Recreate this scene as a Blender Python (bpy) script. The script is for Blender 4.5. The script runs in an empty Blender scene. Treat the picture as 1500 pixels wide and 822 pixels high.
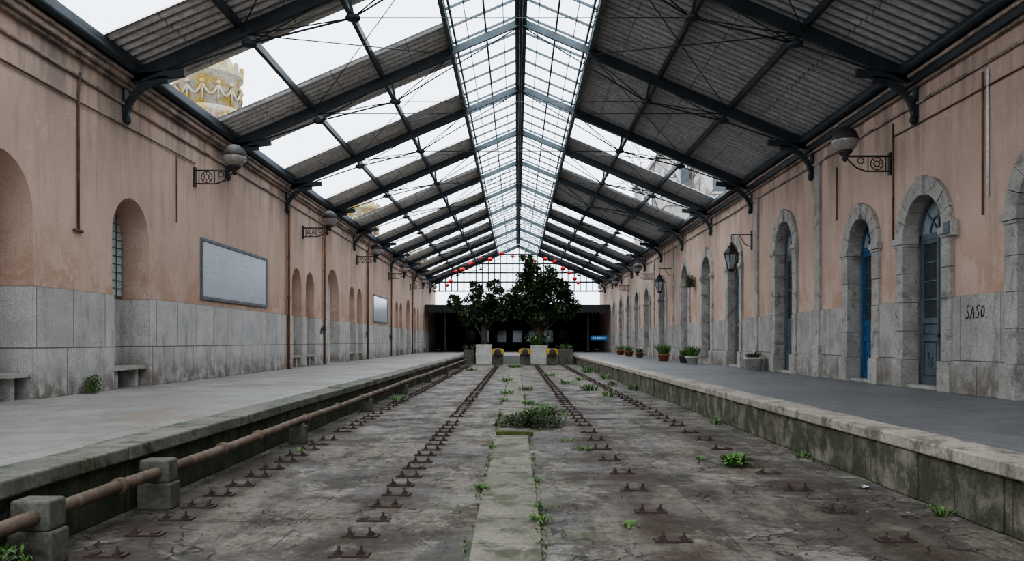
import bpy, math, random
from mathutils import Vector, Matrix
random.seed(7)
R=random.random
def U(a,b): return a+(b-a)*R()
CZ=1.62           # eye height over the track bed
PZ=0.62           # platform height
XL,XR=-8.35,8.5
CX=0.12
YN,YF=-8.0,84.0
RP=.30            # corrugation pitch
def zr(x): return CZ+9.4-0.425*abs(x-CX)

# ------------------------------------------------------------------ materials
def nmat(name):
    m=bpy.data.materials.new(name); m.use_nodes=True
    return m,m.node_tree,m.node_tree.nodes['Principled BSDF']
def coords(nt,scale=(1,1,1)):
    tc=nt.nodes.new('ShaderNodeTexCoord'); mp=nt.nodes.new('ShaderNodeMapping')
    mp.inputs['Scale'].default_value=scale
    nt.links.new(tc.outputs['Object'],mp.inputs['Vector']); return mp.outputs[0]
def noise(nt,vec,scale,detail=6,rough=.6,dist=0):
    n=nt.nodes.new('ShaderNodeTexNoise'); n.inputs['Scale'].default_value=scale
    n.inputs['Detail'].default_value=detail; n.inputs['Roughness'].default_value=rough
    n.inputs['Distortion'].default_value=dist
    nt.links.new(vec,n.inputs['Vector']); return n.outputs['Fac']
def rng(nt,v,a,b,c=0,d=1):
    n=nt.nodes.new('ShaderNodeMapRange'); n.interpolation_type='SMOOTHSTEP'
    for i,x in enumerate((a,b,c,d)): n.inputs[i+1].default_value=x
    nt.links.new(v,n.inputs[0]); return n.outputs[0]
def put(nt,sock,v):
    if isinstance(v,bpy.types.NodeSocket): nt.links.new(v,sock)
    elif isinstance(v,tuple): sock.default_value=(v[0],v[1],v[2],1)
    else: sock.default_value=v
def mix(nt,f,a,b,mode='MIX'):
    n=nt.nodes.new('ShaderNodeMix'); n.data_type='RGBA'; n.blend_type=mode
    put(nt,n.inputs[0],f); put(nt,n.inputs[6],a); put(nt,n.inputs[7],b); return n.outputs[2]
def mth(nt,op,a,b=0.0):
    n=nt.nodes.new('ShaderNodeMath'); n.operation=op
    put(nt,n.inputs[0],a); put(nt,n.inputs[1],b); return n.outputs[0]
def bump(nt,p,h,s=.3,d=.02):
    n=nt.nodes.new('ShaderNodeBump'); n.inputs['Strength'].default_value=s
    n.inputs['Distance'].default_value=d; nt.links.new(h,n.inputs['Height'])
    nt.links.new(n.outputs[0],p.inputs['Normal'])
def comb(nt,x,y,z):
    n=nt.nodes.new('ShaderNodeCombineXYZ')
    for i,s in enumerate((x,y,z)): put(nt,n.inputs[i],s)
    return n.outputs[0]
def sep(nt):
    tc=nt.nodes.new('ShaderNodeTexCoord'); s=nt.nodes.new('ShaderNodeSeparateXYZ')
    nt.links.new(tc.outputs['Object'],s.inputs[0]); return s.outputs
def surf(name,c1,c2,scale=1.0,fine=25,rough=.8,metal=0,bs=.3,c3=None,t3=(.6,.7),vs=(1,1,1),s3=2.5,spec=None,ribs=False):
    m,nt,p=nmat(name); v=coords(nt,vs)
    a=rng(nt,noise(nt,v,scale),.35,.65); f=noise(nt,v,fine,4)
    col=mix(nt,a,c1,c2)
    if c3: col=mix(nt,rng(nt,noise(nt,v,s3,8,.7,.5),*t3),col,c3)
    g=rng(nt,f,.25,.75,.72,1.2)
    col=mix(nt,1.0,col,comb(nt,g,g,g),'MULTIPLY')
    if ribs: # shade in the corrugation hollows, painted into the colour so the ribs read
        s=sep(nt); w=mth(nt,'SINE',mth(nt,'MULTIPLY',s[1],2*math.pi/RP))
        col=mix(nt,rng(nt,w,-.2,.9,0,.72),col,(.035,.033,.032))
        # sheet overlap joints across the slope
        fx=mth(nt,'ABSOLUTE',mth(nt,'SUBTRACT',mth(nt,'FRACT',mth(nt,'MULTIPLY',mth(nt,'ABSOLUTE',s[0]),.5)),.5))
        col=mix(nt,rng(nt,fx,0,.012,.6,0),col,(.03,.03,.03))
    nt.links.new(col,p.inputs['Base Color']); p.inputs['Roughness'].default_value=rough
    p.inputs['Metallic'].default_value=metal
    if spec is not None: p.inputs['Specular IOR Level'].default_value=spec
    bump(nt,p,f,bs,.01); return m
def brick(nt,vec,w,h,mort=.012,off=.5):
    b=nt.nodes.new('ShaderNodeTexBrick'); nt.links.new(vec,b.inputs['Vector'])
    b.inputs['Scale'].default_value=1; b.inputs['Brick Width'].default_value=w
    b.inputs['Row Height'].default_value=h; b.inputs['Mortar Size'].default_value=mort
    b.inputs['Mortar Smooth'].default_value=.2; b.inputs['Bias'].default_value=0
    b.offset=off
    b.inputs['Color1'].default_value=(0,0,0,1); b.inputs['Color2'].default_value=(1,1,1,1)
    b.inputs['Mortar'].default_value=(.5,.5,.5,1)
    return b.outputs['Fac'],b.outputs['Color']
def ruststreak(nt,s,col,amt=.8):
    v=coords(nt,(1,1,.25)); n=noise(nt,v,4,6,.7)
    for y,w in ((29.7,.45),(35.2,.22),(45.5,.4)):
        d=mth(nt,'ABSOLUTE',mth(nt,'SUBTRACT',s[1],y))
        d=mth(nt,'ADD',d,mth(nt,'MULTIPLY',mth(nt,'SUBTRACT',n,.5),w))
        left=rng(nt,s[0],-1,0,1,0)
        col=mix(nt,mth(nt,'MULTIPLY',mth(nt,'MULTIPLY',rng(nt,d,w*.2,w,amt,0),left),rng(nt,n,.3,.6,.4,1)),col,(.27,.14,.06))
    return col
def plaster():
    m,nt,p=nmat('salmon_plaster'); v=coords(nt); vd=coords(nt,(1,1,.13)); s=sep(nt)
    col=mix(nt,rng(nt,noise(nt,v,.45,8),.35,.65),(.60,.435,.345),(.51,.365,.29))
    st=rng(nt,noise(nt,vd,1.8,9,.7),.47,.72)
    col=mix(nt,mth(nt,'MULTIPLY',st,.6),col,(.35,.265,.215))
    st=rng(nt,noise(nt,vd,5,8,.7),.55,.75)
    col=mix(nt,mth(nt,'MULTIPLY',st,.5),col,(.28,.215,.18))
    low=rng(nt,s[2],PZ+1.9,PZ+3.6,1,0)
    pt=mth(nt,'MULTIPLY',rng(nt,noise(nt,v,1.1,8,.7,.4),.46,.56),low)
    col=mix(nt,mth(nt,'MULTIPLY',pt,.75),col,(.45,.29,.205))
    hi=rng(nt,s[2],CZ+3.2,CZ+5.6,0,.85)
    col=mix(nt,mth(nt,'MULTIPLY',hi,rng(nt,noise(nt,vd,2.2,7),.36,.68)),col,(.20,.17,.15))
    pal=rng(nt,noise(nt,v,2.3,8,.75,.3),.58,.66)
    col=mix(nt,mth(nt,'MULTIPLY',pal,.45),col,(.62,.51,.44))
    col=ruststreak(nt,s,col,.65)
    f=noise(nt,v,40,4); g=rng(nt,f,.25,.75,.84,1.1)
    col=mix(nt,1.0,col,comb(nt,g,g,g),'MULTIPLY')
    nt.links.new(col,p.inputs['Base Color']); p.inputs['Roughness'].default_value=.9
    p.inputs['Specular IOR Level'].default_value=.15
    bump(nt,p,noise(nt,v,12,6),.4,.015); return m
def stone(name,c1,c2,c3,w,h,zo=0,dirt=(.16,.13,.10),off=.5,st=.75,mort=.012):
    m,nt,p=nmat(name); v=coords(nt); s=sep(nt)
    fac,bc=brick(nt,comb(nt,s[1],mth(nt,'ADD',s[2],-zo),0.0),w,h,mort,off)
    col=mix(nt,rng(nt,noise(nt,v,1.4,8,.65),.35,.65),c1,c2)
    col=mix(nt,mth(nt,'MULTIPLY',rng(nt,bc,0,1),.28),col,c3)
    vd=coords(nt,(1,1,.3))
    col=mix(nt,mth(nt,'MULTIPLY',rng(nt,noise(nt,vd,2.6,9,.75,.3),.49,.68),st),col,c3)
    lo=rng(nt,s[2],PZ,PZ+.8,.85,0)
    col=mix(nt,mth(nt,'MULTIPLY',lo,rng(nt,noise(nt,v,3,8,.7),.35,.58)),col,dirt)
    col=ruststreak(nt,s,col,.8)
    col=mix(nt,mth(nt,'MULTIPLY',fac,.8),col,(.08,.065,.055))
    f=noise(nt,v,30,5,.7); g=rng(nt,f,.25,.75,.72,1.2)
    col=mix(nt,1.0,col,comb(nt,g,g,g),'MULTIPLY')
    nt.links.new(col,p.inputs['Base Color']); p.inputs['Roughness'].default_value=.75
    p.inputs['Specular IOR Level'].default_value=.3
    hh=mth(nt,'SUBTRACT',f,mth(nt,'MULTIPLY',fac,1.5)); bump(nt,p,hh,.4,.015); return m
def bedmat():
    m,nt,p=nmat('trackbed_concrete'); v=coords(nt); s=sep(nt)
    col=mix(nt,rng(nt,noise(nt,v,.6,10,.72,.4),.42,.58),(.22,.19,.15),(.085,.072,.058))
    col=mix(nt,mth(nt,'MULTIPLY',rng(nt,noise(nt,v,1.3,12,.8,.7),.53,.58),.75),col,(.33,.30,.25))
    col=mix(nt,mth(nt,'MULTIPLY',rng(nt,noise(nt,v,5,10,.8,.3),.50,.60),.65),col,(.055,.045,.036))
    vl=coords(nt,(1.2,.25,1))
    col=mix(nt,mth(nt,'MULTIPLY',rng(nt,noise(nt,vl,2.3,9,.78),.46,.62),.8),col,(.055,.045,.035))
    ax=mth(nt,'ABSOLUTE',s[0]); rail=mth(nt,'ABSOLUTE',mth(nt,'SUBTRACT',ax,2.2))
    rs=rng(nt,mth(nt,'ABSOLUTE',mth(nt,'SUBTRACT',rail,.92)),.1,.5,.8,0)
    col=mix(nt,mth(nt,'MULTIPLY',rs,rng(nt,noise(nt,v,2,8,.7),.3,.62)),col,(.07,.045,.03))
    near=rng(nt,ax,.2,1.4,1,.12)
    ms=mth(nt,'MULTIPLY',near,rng(nt,noise(nt,v,1.7,10,.8,.5),.50,.62))
    col=mix(nt,mth(nt,'MULTIPLY',ms,.6),col,(.12,.125,.05))
    fac,bc=brick(nt,comb(nt,s[1],mth(nt,'ADD',s[0],.08),0.0),4.9,1.84,.010,.5)
    wob=rng(nt,noise(nt,v,4,6),.4,.6)
    col=mix(nt,mth(nt,'MULTIPLY',mth(nt,'MULTIPLY',fac,wob),.8),col,(.035,.035,.02))
    vo=nt.nodes.new('ShaderNodeTexVoronoi'); vo.feature='DISTANCE_TO_EDGE'; vo.inputs['Scale'].default_value=1.1
    nv=nt.nodes.new('ShaderNodeTexNoise'); nv.inputs['Scale'].default_value=2.5; nt.links.new(v,nv.inputs['Vector'])
    ad=nt.nodes.new('ShaderNodeVectorMath'); nt.links.new(v,ad.inputs[0]); nt.links.new(nv.outputs['Color'],ad.inputs[1])
    nt.links.new(ad.outputs[0],vo.inputs['Vector'])
    ck=mth(nt,'MULTIPLY',rng(nt,vo.outputs['Distance'],.0,.022,1,0),rng(nt,noise(nt,v,.5,3),.42,.55))
    col=mix(nt,mth(nt,'MULTIPLY',ck,.9),col,(.022,.02,.015))
    f=noise(nt,v,18,8,.85); g=rng(nt,f,.25,.75,.45,1.45)
    col=mix(nt,1.0,col,comb(nt,g,g,g),'MULTIPLY')
    nt.links.new(col,p.inputs['Base Color'])
    nt.links.new(rng(nt,noise(nt,v,1.1,6),.4,.6,.85,.5),p.inputs['Roughness'])
    p.inputs['Specular IOR Level'].default_value=.35
    h=mth(nt,'SUBTRACT',f,mth(nt,'ADD',mth(nt,'MULTIPLY',ck,1.5),fac)); bump(nt,p,h,.7,.03); return m
def platmat(name,c1,c2,c3,w,h,rough,c4=None):
    m,nt,p=nmat(name); v=coords(nt); s=sep(nt)
    col=mix(nt,rng(nt,noise(nt,v,.5,9,.65,.3),.38,.62),c1,c2)
    col=mix(nt,mth(nt,'MULTIPLY',rng(nt,noise(nt,v,1.8,9,.75,.4),.50,.66),.6),col,c3)
    if c4: col=mix(nt,mth(nt,'MULTIPLY',rng(nt,noise(nt,v,.33,7,.65,.3),.52,.62),.7),col,c4)
    fac,bc=brick(nt,comb(nt,s[1],s[0],0.0),w,h,.010)
    col=mix(nt,mth(nt,'MULTIPLY',fac,.55),col,(.05,.05,.047))
    f=noise(nt,v,30,6,.75); g=rng(nt,f,.25,.75,.76,1.2)
    col=mix(nt,1.0,col,comb(nt,g,g,g),'MULTIPLY')
    nt.links.new(col,p.inputs['Base Color']); p.inputs['Roughness'].default_value=rough
    bump(nt,p,f,.2,.01); return m
def tilemat():
    m,nt,p=nmat('azulejo_tiles'); v=coords(nt); s=sep(nt)
    fac,bc=brick(nt,comb(nt,s[1],s[2],0.0),.15,.15,.004,0)
    pt=rng(nt,noise(nt,v,7,8,.8,1.2),.54,.60)
    band=rng(nt,noise(nt,coords(nt,(1,.5,2.4)),1.5,3),.42,.52)
    col=mix(nt,mth(nt,'MULTIPLY',mth(nt,'MULTIPLY',pt,band),.6),(.50,.53,.55),(.22,.29,.40))
    col=mix(nt,mth(nt,'MULTIPLY',fac,.4),col,(.25,.25,.24))
    nt.links.new(col,p.inputs['Base Color']); p.inputs['Roughness'].default_value=.25; return m
def plain(name,c,rough=.6,metal=0,trans=0):
    m,nt,p=nmat(name); v=coords(nt); f=noise(nt,v,15,4)
    g=rng(nt,f,.3,.7,.8,1.15); col=mix(nt,1.0,c,comb(nt,g,g,g),'MULTIPLY')
    nt.links.new(col,p.inputs['Base Color'])
    p.inputs['Roughness'].default_value=rough; p.inputs['Metallic'].default_value=metal
    p.inputs['Transmission Weight'].default_value=trans
    return m

M={}
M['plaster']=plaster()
M['dadoL']=stone('marble_dado',(.56,.535,.505),(.44,.42,.395),(.27,.24,.21),1.18,1.08,zo=.42,off=.18)
M['stoneR']=stone('granite_dado',(.45,.42,.385),(.34,.315,.285),(.20,.175,.15),1.3,1.25)
M['stone']=surf('granite_trim',(.43,.40,.36),(.32,.295,.26),1.5,35,.8,c3=(.20,.175,.15),t3=(.50,.66))
M['cornice']=surf('cornice_plaster',(.44,.32,.26),(.33,.25,.20),1.2,20,.85,c3=(.15,.13,.115),t3=(.45,.62),vs=(1,.6,1))
M['bed']=bedmat()
M['platL']=platmat('left_platform_concrete',(.29,.278,.255),(.215,.205,.188),(.15,.13,.105),3.0,2.2,.6,(.175,.14,.105))
M['platR']=platmat('right_platform_asphalt',(.195,.195,.195),(.15,.15,.152),(.11,.108,.105),.6,.6,.5)
M['copL']=surf('mossy_coping',(.19,.18,.15),(.11,.11,.085),1.2,22,.85,c3=(.06,.07,.032),t3=(.48,.62),bs=.5)
M['copR']=surf('limestone_coping',(.43,.38,.31),(.32,.28,.23),1.2,22,.85,c3=(.16,.14,.11),t3=(.50,.64),bs=.5)
M['faceL']=stone('platform_face_dark',(.13,.12,.10),(.07,.065,.052),(.04,.045,.022),1.1,.5,dirt=(.03,.04,.018))
M['faceR']=stone('platform_face_stone',(.32,.285,.235),(.19,.17,.14),(.075,.075,.048),.9,.5,dirt=(.05,.058,.028))
M['slab']=surf('central_slab',(.22,.20,.155),(.15,.14,.10),1.3,20,.85,c3=(.085,.08,.045),t3=(.47,.62),bs=.5)
M['rust']=surf('rusty_iron',(.07,.043,.032),(.04,.028,.023),6,60,.85,bs=.5)
M['pipe']=surf('rusted_pipe',(.15,.105,.07),(.095,.062,.04),2,40,.8,c3=(.18,.135,.10),t3=(.5,.6))
M['rustpipe']=surf('rust_downpipe',(.28,.13,.06),(.15,.08,.05),2,30,.8)
M['block']=surf('cast_concrete',(.14,.13,.11),(.09,.085,.07),3,25,.9,c3=(.045,.05,.028),t3=(.5,.65),bs=.6)
M['steel']=surf('painted_steel_dark',(.035,.045,.052),(.022,.028,.032),2,20,.55,bs=.1)
M['steelb']=surf('painted_steel_blue',(.11,.14,.155),(.075,.10,.11),2,20,.55,bs=.1)
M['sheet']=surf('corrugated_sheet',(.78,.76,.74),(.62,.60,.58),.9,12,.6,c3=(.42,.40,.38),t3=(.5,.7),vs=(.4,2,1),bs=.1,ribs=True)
M['sheetR']=surf('corrugated_sheet_darker',(.50,.50,.505),(.38,.38,.385),.9,12,.6,c3=(.58,.57,.56),t3=(.55,.7),vs=(.4,2,1),bs=.1,ribs=True)  # darker grey sheets for the right slope
M['iron']=surf('wrought_iron',(.05,.038,.035),(.03,.024,.022),5,30,.6,bs=.1)
M['globe']=plain('smoky_globe',(.30,.265,.24),.12)
M['teal']=surf('door_paint_greyteal',(.13,.165,.185),(.09,.115,.13),3,25,.5,vs=(1,1,.4))
M['blue']=surf('door_paint_blue',(.035,.13,.27),(.025,.10,.20),3,25,.5,vs=(1,1,.4))
M['dglass']=plain('dark_glass',(.04,.05,.055),.08)
M['lglass']=plain('dusty_glass',(.30,.34,.35),.2)
M['gblock']=plain('glass_block',(.50,.60,.56),.2)
M['tile']=tilemat()
M['frame']=surf('tile_frame',(.16,.17,.18),(.11,.12,.13),3,20,.6)
M['white']=surf('whitewash',(.55,.53,.50),(.42,.40,.36),2,20,.85)
M['black']=plain('flat_black',(.012,.012,.013),.8)
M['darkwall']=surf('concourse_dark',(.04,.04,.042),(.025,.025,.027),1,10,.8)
M['leaf']=surf('leaf_dark',(.028,.055,.02),(.05,.085,.028),3,10,.5,bs=0)
M['leaf2']=surf('leaf_weed',(.06,.14,.025),(.10,.19,.04),8,10,.55,bs=0)
M['leaf3']=surf('leaf_scrub',(.07,.10,.035),(.045,.07,.022),6,10,.6,bs=0)
M['bark']=surf('bark',(.12,.095,.075),(.07,.055,.045),6,30,.9)
M['red']=plain('red_paper',(.55,.02,.015),.6)
M['yellow']=surf('buffer_yellow',(.50,.34,.03),(.35,.22,.03),3,20,.5)
M['terra']=surf('terracotta',(.33,.13,.07),(.25,.10,.06),4,30,.8)
M['turret']=surf('lichened_stone',(.42,.38,.31),(.31,.275,.22),.8,8,.9,c3=(.36,.24,.05),t3=(.46,.60),s3=1.3,bs=.4)
M['turr2']=surf('red_stone',(.36,.21,.16),(.30,.18,.13),2,10,.9)
M['bld']=surf('stained_render',(.44,.425,.40),(.33,.31,.285),.5,10,.9,c3=(.18,.16,.14),t3=(.48,.62),vs=(1,1,.4),s3=1.2)
M['ground']=surf('gravel_ground',(.12,.11,.09),(.09,.085,.07),.5,10,.95)
M['paint']=plain('black_spray_paint',(.01,.01,.012),.6)
M['blsign']=plain('blue_sign',(.02,.16,.42),.4)
M['paper']=plain('paper_white',(.7,.7,.7),.8)
M['moss']=surf('moss',(.10,.12,.03),(.06,.08,.02),5,40,.95,bs=.6)

# ------------------------------------------------------------------ mesh builder
class MB:
    def __init__(s): s.v=[];s.f=[];s.m=[];s.sm=[];s.mats=[]
    def mi(s,k):
        if k not in s.mats: s.mats.append(k)
        return s.mats.index(k)
    def add(s,vs,fs,k,smooth=False):
        b=len(s.v); s.v+= [tuple(p) for p in vs]; i=s.mi(k)
        for f in fs: s.f.append([b+j for j in f]); s.m.append(i); s.sm.append(smooth)
    def box(s,x0,x1,y0,y1,z0,z1,k):
        if x0>x1:x0,x1=x1,x0
        if y0>y1:y0,y1=y1,y0
        s.add([(x0,y0,z0),(x1,y0,z0),(x1,y1,z0),(x0,y1,z0),(x0,y0,z1),(x1,y0,z1),(x1,y1,z1),(x0,y1,z1)],
         [(0,3,2,1),(4,5,6,7),(0,1,5,4),(1,2,6,5),(2,3,7,6),(3,0,4,7)],k)
    def beam(s,p0,p1,w,h,k):
        p0=Vector(p0);p1=Vector(p1);d=(p1-p0).normalized()
        up=Vector((0,0,1)) if abs(d.z)<.98 else Vector((0,1,0))
        a=d.cross(up).normalized()*w/2; b=a.cross(d).normalized()*h/2
        vs=[p0-a-b,p0+a-b,p0+a+b,p0-a+b,p1-a-b,p1+a-b,p1+a+b,p1-a+b]
        s.add(vs,[(0,1,2,3),(7,6,5,4),(0,4,5,1),(1,5,6,2),(2,6,7,3),(3,7,4,0)],k)
    def tube(s,pts,r,k,n=8,closed=False,radii=None):
        pts=[Vector(p) for p in pts]; vs=[];fs=[];N=len(pts)
        for i,p in enumerate(pts):
            d=(pts[min(i+1,N-1)]-pts[max(i-1,0)]).normalized()
            up=Vector((0,0,1)) if abs(d.z)<.9 else Vector((0,1,0))
            a=d.cross(up).normalized(); b=a.cross(d)
            rr=radii[i] if radii else r
            for j in range(n):
                t=2*math.pi*j/n; vs.append(p+a*math.cos(t)*rr+b*math.sin(t)*rr)
        for i in range(N-1):
            for j in range(n):
                j2=(j+1)%n; fs.append((i*n+j,i*n+j2,(i+1)*n+j2,(i+1)*n+j))
        fs.append(tuple(range(n))[::-1]); fs.append(tuple((N-1)*n+j for j in range(n)))
        s.add(vs,fs,k,True)
    def lathe(s,c,prof,k,n=20,smooth=True):
        vs=[];fs=[]
        for r,z in prof:
            for j in range(n):
                t=2*math.pi*j/n; vs.append((c[0]+r*math.cos(t),c[1]+r*math.sin(t),c[2]+z))
        for i in range(len(prof)-1):
            for j in range(n):
                j2=(j+1)%n; fs.append((i*n+j,i*n+j2,(i+1)*n+j2,(i+1)*n+j))
        fs.append(tuple(range(n))[::-1]); fs.append(tuple((len(prof)-1)*n+j for j in range(n)))
        s.add(vs,fs,k,smooth)
    def sphere(s,c,r,k,n=16,sz=1):
        s.lathe(c,[(max(r*math.sin(math.pi*i/n),.001),-r*sz*math.cos(math.pi*i/n)) for i in range(n+1)],k,n+4)
    def obj(s,name,bev=0,autos=True):
        me=bpy.data.meshes.new(name); me.from_pydata(s.v,[],s.f)
        for k in s.mats: me.materials.append(M[k])
        me.polygons.foreach_set('material_index',s.m); me.polygons.foreach_set('use_smooth',s.sm)
        me.update(); o=bpy.data.objects.new(name,me); bpy.context.scene.collection.objects.link(o)
        if bev:
            b=o.modifiers.new('b','BEVEL'); b.width=bev; b.segments=2; b.limit_method='ANGLE'
        return o

def arch(yc,hw,zs,rise=None,n=18):
    rise=rise or hw
    return [(yc-hw*math.cos(math.pi*i/n), zs+rise*math.sin(math.pi*i/n)) for i in range(n+1)]

def wall(name,x,sg,ops,z0,z1,zd,y0,y1,mback,mst):
    b=MB(); T=.95
    def q(a,c,d,e,k): b.add([a,c,d,e],[(0,1,2,3)],k)
    cur=y0
    for o in sorted(ops,key=lambda o:o['yc']):
        yc,hw,zs=o['yc'],o['hw'],o['zs']; a=arch(yc,hw,zs,o.get('rise'))
        q((x,cur,z0),(x,yc-hw,z0),(x,yc-hw,z1),(x,cur,z1),'plaster')
        for (ya,za),(yb,zb) in zip(a,a[1:]): q((x,ya,za),(x,yb,zb),(x,yb,z1),(x,ya,z1),'plaster')
        cur=yc+hw; dp=x+sg*o['dep']
        for yy in (yc-hw,yc+hw):
            q((x,yy,z0),(dp,yy,z0),(dp,yy,zd),(x,yy,zd),mst)
            q((x,yy,zd),(dp,yy,zd),(dp,yy,zs),(x,yy,zs),o.get('jm','plaster'))
        for (ya,za),(yb,zb) in zip(a,a[1:]): q((x,ya,za),(dp,ya,za),(dp,yb,zb),(x,yb,zb),o.get('jm','plaster'))
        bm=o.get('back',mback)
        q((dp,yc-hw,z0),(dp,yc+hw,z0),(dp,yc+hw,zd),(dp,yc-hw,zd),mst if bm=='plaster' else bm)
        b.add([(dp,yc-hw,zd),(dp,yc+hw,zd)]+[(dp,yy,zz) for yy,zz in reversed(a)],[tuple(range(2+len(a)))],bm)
        # masonry bench built into the niche
        if o.get('bench'):
            b.box(x-.58,x-.02,yc-hw+.01,yc+hw-.01,z0+.38,z0+.46,'stone')
            for s_ in (-.55,.55): b.box(x-.5,x-.1,yc+s_*hw-.07,yc+s_*hw+.07,z0,z0+.38,'stone')
    q((x,cur,z0),(x,y1,z0),(x,y1,z1),(x,cur,z1),'plaster')
    xo=x+sg*T
    q((xo,y0,0),(xo,y1,0),(xo,y1,z1),(xo,y0,z1),'plaster')
    q((x,y0,z1),(x,y1,z1),(xo,y1,z1),(xo,y0,z1),'cornice')
    q((x,y0,z0),(xo,y0,z0),(xo,y0,z1),(x,y0,z1),'plaster'); q((x,y1,z0),(xo,y1,z0),(xo,y1,z1),(x,y1,z1),'plaster')
    return b.obj(name)

# ------------------------------------------------------------------ ground, bed, platforms
b=MB(); b.box(-300,300,-60,500,-.4,-.12,'ground'); b.obj('ground')
b=MB(); b.box(-3.75,4.1,YN,57.6,-.1,0,'bed'); b.obj('floor_trackbed')
b=MB()
y=YN
while y<56:
    L=U(.9,1.2); b.box(-.36+U(-.01,.01),.2+U(-.01,.01),y+.008,y+L-.008,-.02,.014+U(-.004,.006),'slab'); y+=L
b.obj('drain_cover_slabs',.008)
b=MB(); b.box(-9.25,-3.72,YN,100,-.1,PZ-.002,'faceL'); b.box(-9.25,-4.1,YN,100,PZ-.002,PZ,'platL'); b.obj('floor_platform_left')
b=MB(); b.box(4.12,9.4,YN,100,-.1,PZ-.002,'faceR'); b.box(4.5,9.4,YN,100,PZ-.002,PZ,'platR'); b.obj('floor_platform_right')
b=MB(); b.box(-3.72,4.12,57.6,100,-.1,PZ,'platL'); b.obj('floor_platform_head')
for nm,xe,sg,k,w in (('trim_coping_left',-3.66,-1,'copL',.47),('trim_coping_right',4.05,1,'copR',.47)):
    b=MB(); y=YN
    while y<57.5:
        L=U(.8,1.3); j=U(-.014,.014)
        b.box(xe+j,xe+sg*w,y+.007,min(y+L-.007,57.6),PZ-.13,PZ+.004+U(-.005,.005),k); y+=L
    b.obj(nm,.018)
b=MB(); y=YN
while y<57.5:
    L=U(.6,1.1); b.box(4.085+U(-.015,.015),4.14,y+.008,min(y+L-.008,57.6),0,PZ-.135,'faceR'); y+=L
b.obj('trim_platform_face_right',.012)
b=MB(); y=YN
while y<57.5:
    L=U(.8,1.3); b.box(-3.70+U(-.01,.01),-3.74,y+.006,min(y+L-.006,57.6),0,PZ-.135,'faceL'); y+=L
b.obj('trim_platform_face_left',.01)

# rail fastening plates
b=MB()
def plate(x,y):
    a=U(-.06,.06); x+=U(-.02,.02)
    b.box(x-.15,x+.15,y-.06,y+.06,0,.016,'rust')
    for s in (-1,1):
        b.box(x+s*.085-.028,x+s*.085+.028,y-.04,y+.04,.016,.03,'rust')
        if R()<.85:
            b.tube([(x+s*.085,y-.01,.02),(x+s*.085+a*.3,y-.01,.08)],.011,'rust',6)
            b.lathe((x+s*.085,y-.01,.03),[(.022,0),(.022,.016)],'rust',6,False)
for x in (-3.1,-1.28):
    for i in range(82):
        if R()<.97: plate(x,5.0+.6*i+U(-.04,.04))
for x in (1.28,3.07):
    y=5.5
    while y<54:
        plate(x,y); y+= 1.13 if y<15 else .75
b.obj('rail_fastening_plates')

# rusty pipe with blocks
b=MB(); px,pz=-3.45,.36
b.tube([(px,YN,pz)]+[(px+U(-.01,.01),y,pz+U(-.012,.012)) for y in range(-2,56,3)]+[(px,56,pz)],.056,'pipe',12)
for y in [4,7.1,9.6,10.9,13.4,15.8,18.2,21,24,27,31,35,39,44,49]:
    b.tube([(px,y-.04,pz),(px,y+.04,pz)],.077,'pipe',12)
    if y>8: b.tube([(px,y+.3,pz),(px-.25,y+.3,pz-.1)],.02,'pipe',6)
b.obj('rusty_pipe')
for y in (5.95,7.95,-.5,):
    b=MB(); b.box(-3.64,-3.31,y-.12,y+.12,0,.26,'block'); b.box(-3.62,-3.33,y-.11,y+.11,.26,.48,'block'); b.obj('concrete_pipe_support',.02)
for y in (13.0,18.9,25,32,40,48):
    b=MB(); b.box(-3.60,-3.33,y-.08,y+.08,0,.29,'block'); b.box(-3.54,-3.37,y-.06,y+.06,.29,.32,'block'); b.obj('concrete_pipe_support',.015)

# ------------------------------------------------------------------ walls
Ztop=CZ+5.62
lo=[dict(yc=13.2,hw=.93,zs=CZ+2.2,rise=.93,dep=.62,bench=1),dict(yc=17.75,hw=.84,zs=CZ+2.25,dep=.62,bench=1)]
lo+=[dict(yc=7.5,hw=.93,zs=CZ+2.2,dep=.62,bench=1)]
def small(y): lo.append(dict(yc=y,hw=.68,zs=CZ+2.1,dep=.6,bench=1))
small(31.1);small(33.1);lo.append(dict(yc=37.2,hw=1.25,zs=CZ+2.05,rise=1.2,dep=.4,back='white'))
small(41.5);small(43.5);small(57);small(59);lo.append(dict(yc=63,hw=1.2,zs=CZ+2.05,dep=.4));small(67);small(69.2);small(74);small(76.2)
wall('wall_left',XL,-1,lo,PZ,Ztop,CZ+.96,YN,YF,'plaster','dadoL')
A=[dict(yc=12.95,hw=.85,zs=CZ+2.2,kind=1,c='teal'),dict(yc=17.05,hw=.82,zs=CZ+2.25,kind=1,c='teal'),
   dict(yc=20.15,hw=.72,zs=CZ+2.3,kind=1,c='blue'),dict(yc=8.8,hw=.85,zs=CZ+2.2,kind=1,c='teal')]
for y in (25.9,31.9,36.5,41.2): A.append(dict(yc=y,hw=.85,zs=CZ+2.95,kind=2,c='teal'))
for y in (47.6,53.2,57.6,62,66.4,71,): A.append(dict(yc=y,hw=.95,zs=CZ+2.5,kind=2,c='teal'))
for a in A: a['dep']=.6; a['back']='black'; a['jm']='stone'  # black backs paint in the darkness of the unlit interior behind the doors
wall('wall_right',XR,1,A,PZ,Ztop,CZ+.87,YN,YF,'plaster','stoneR')
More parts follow.
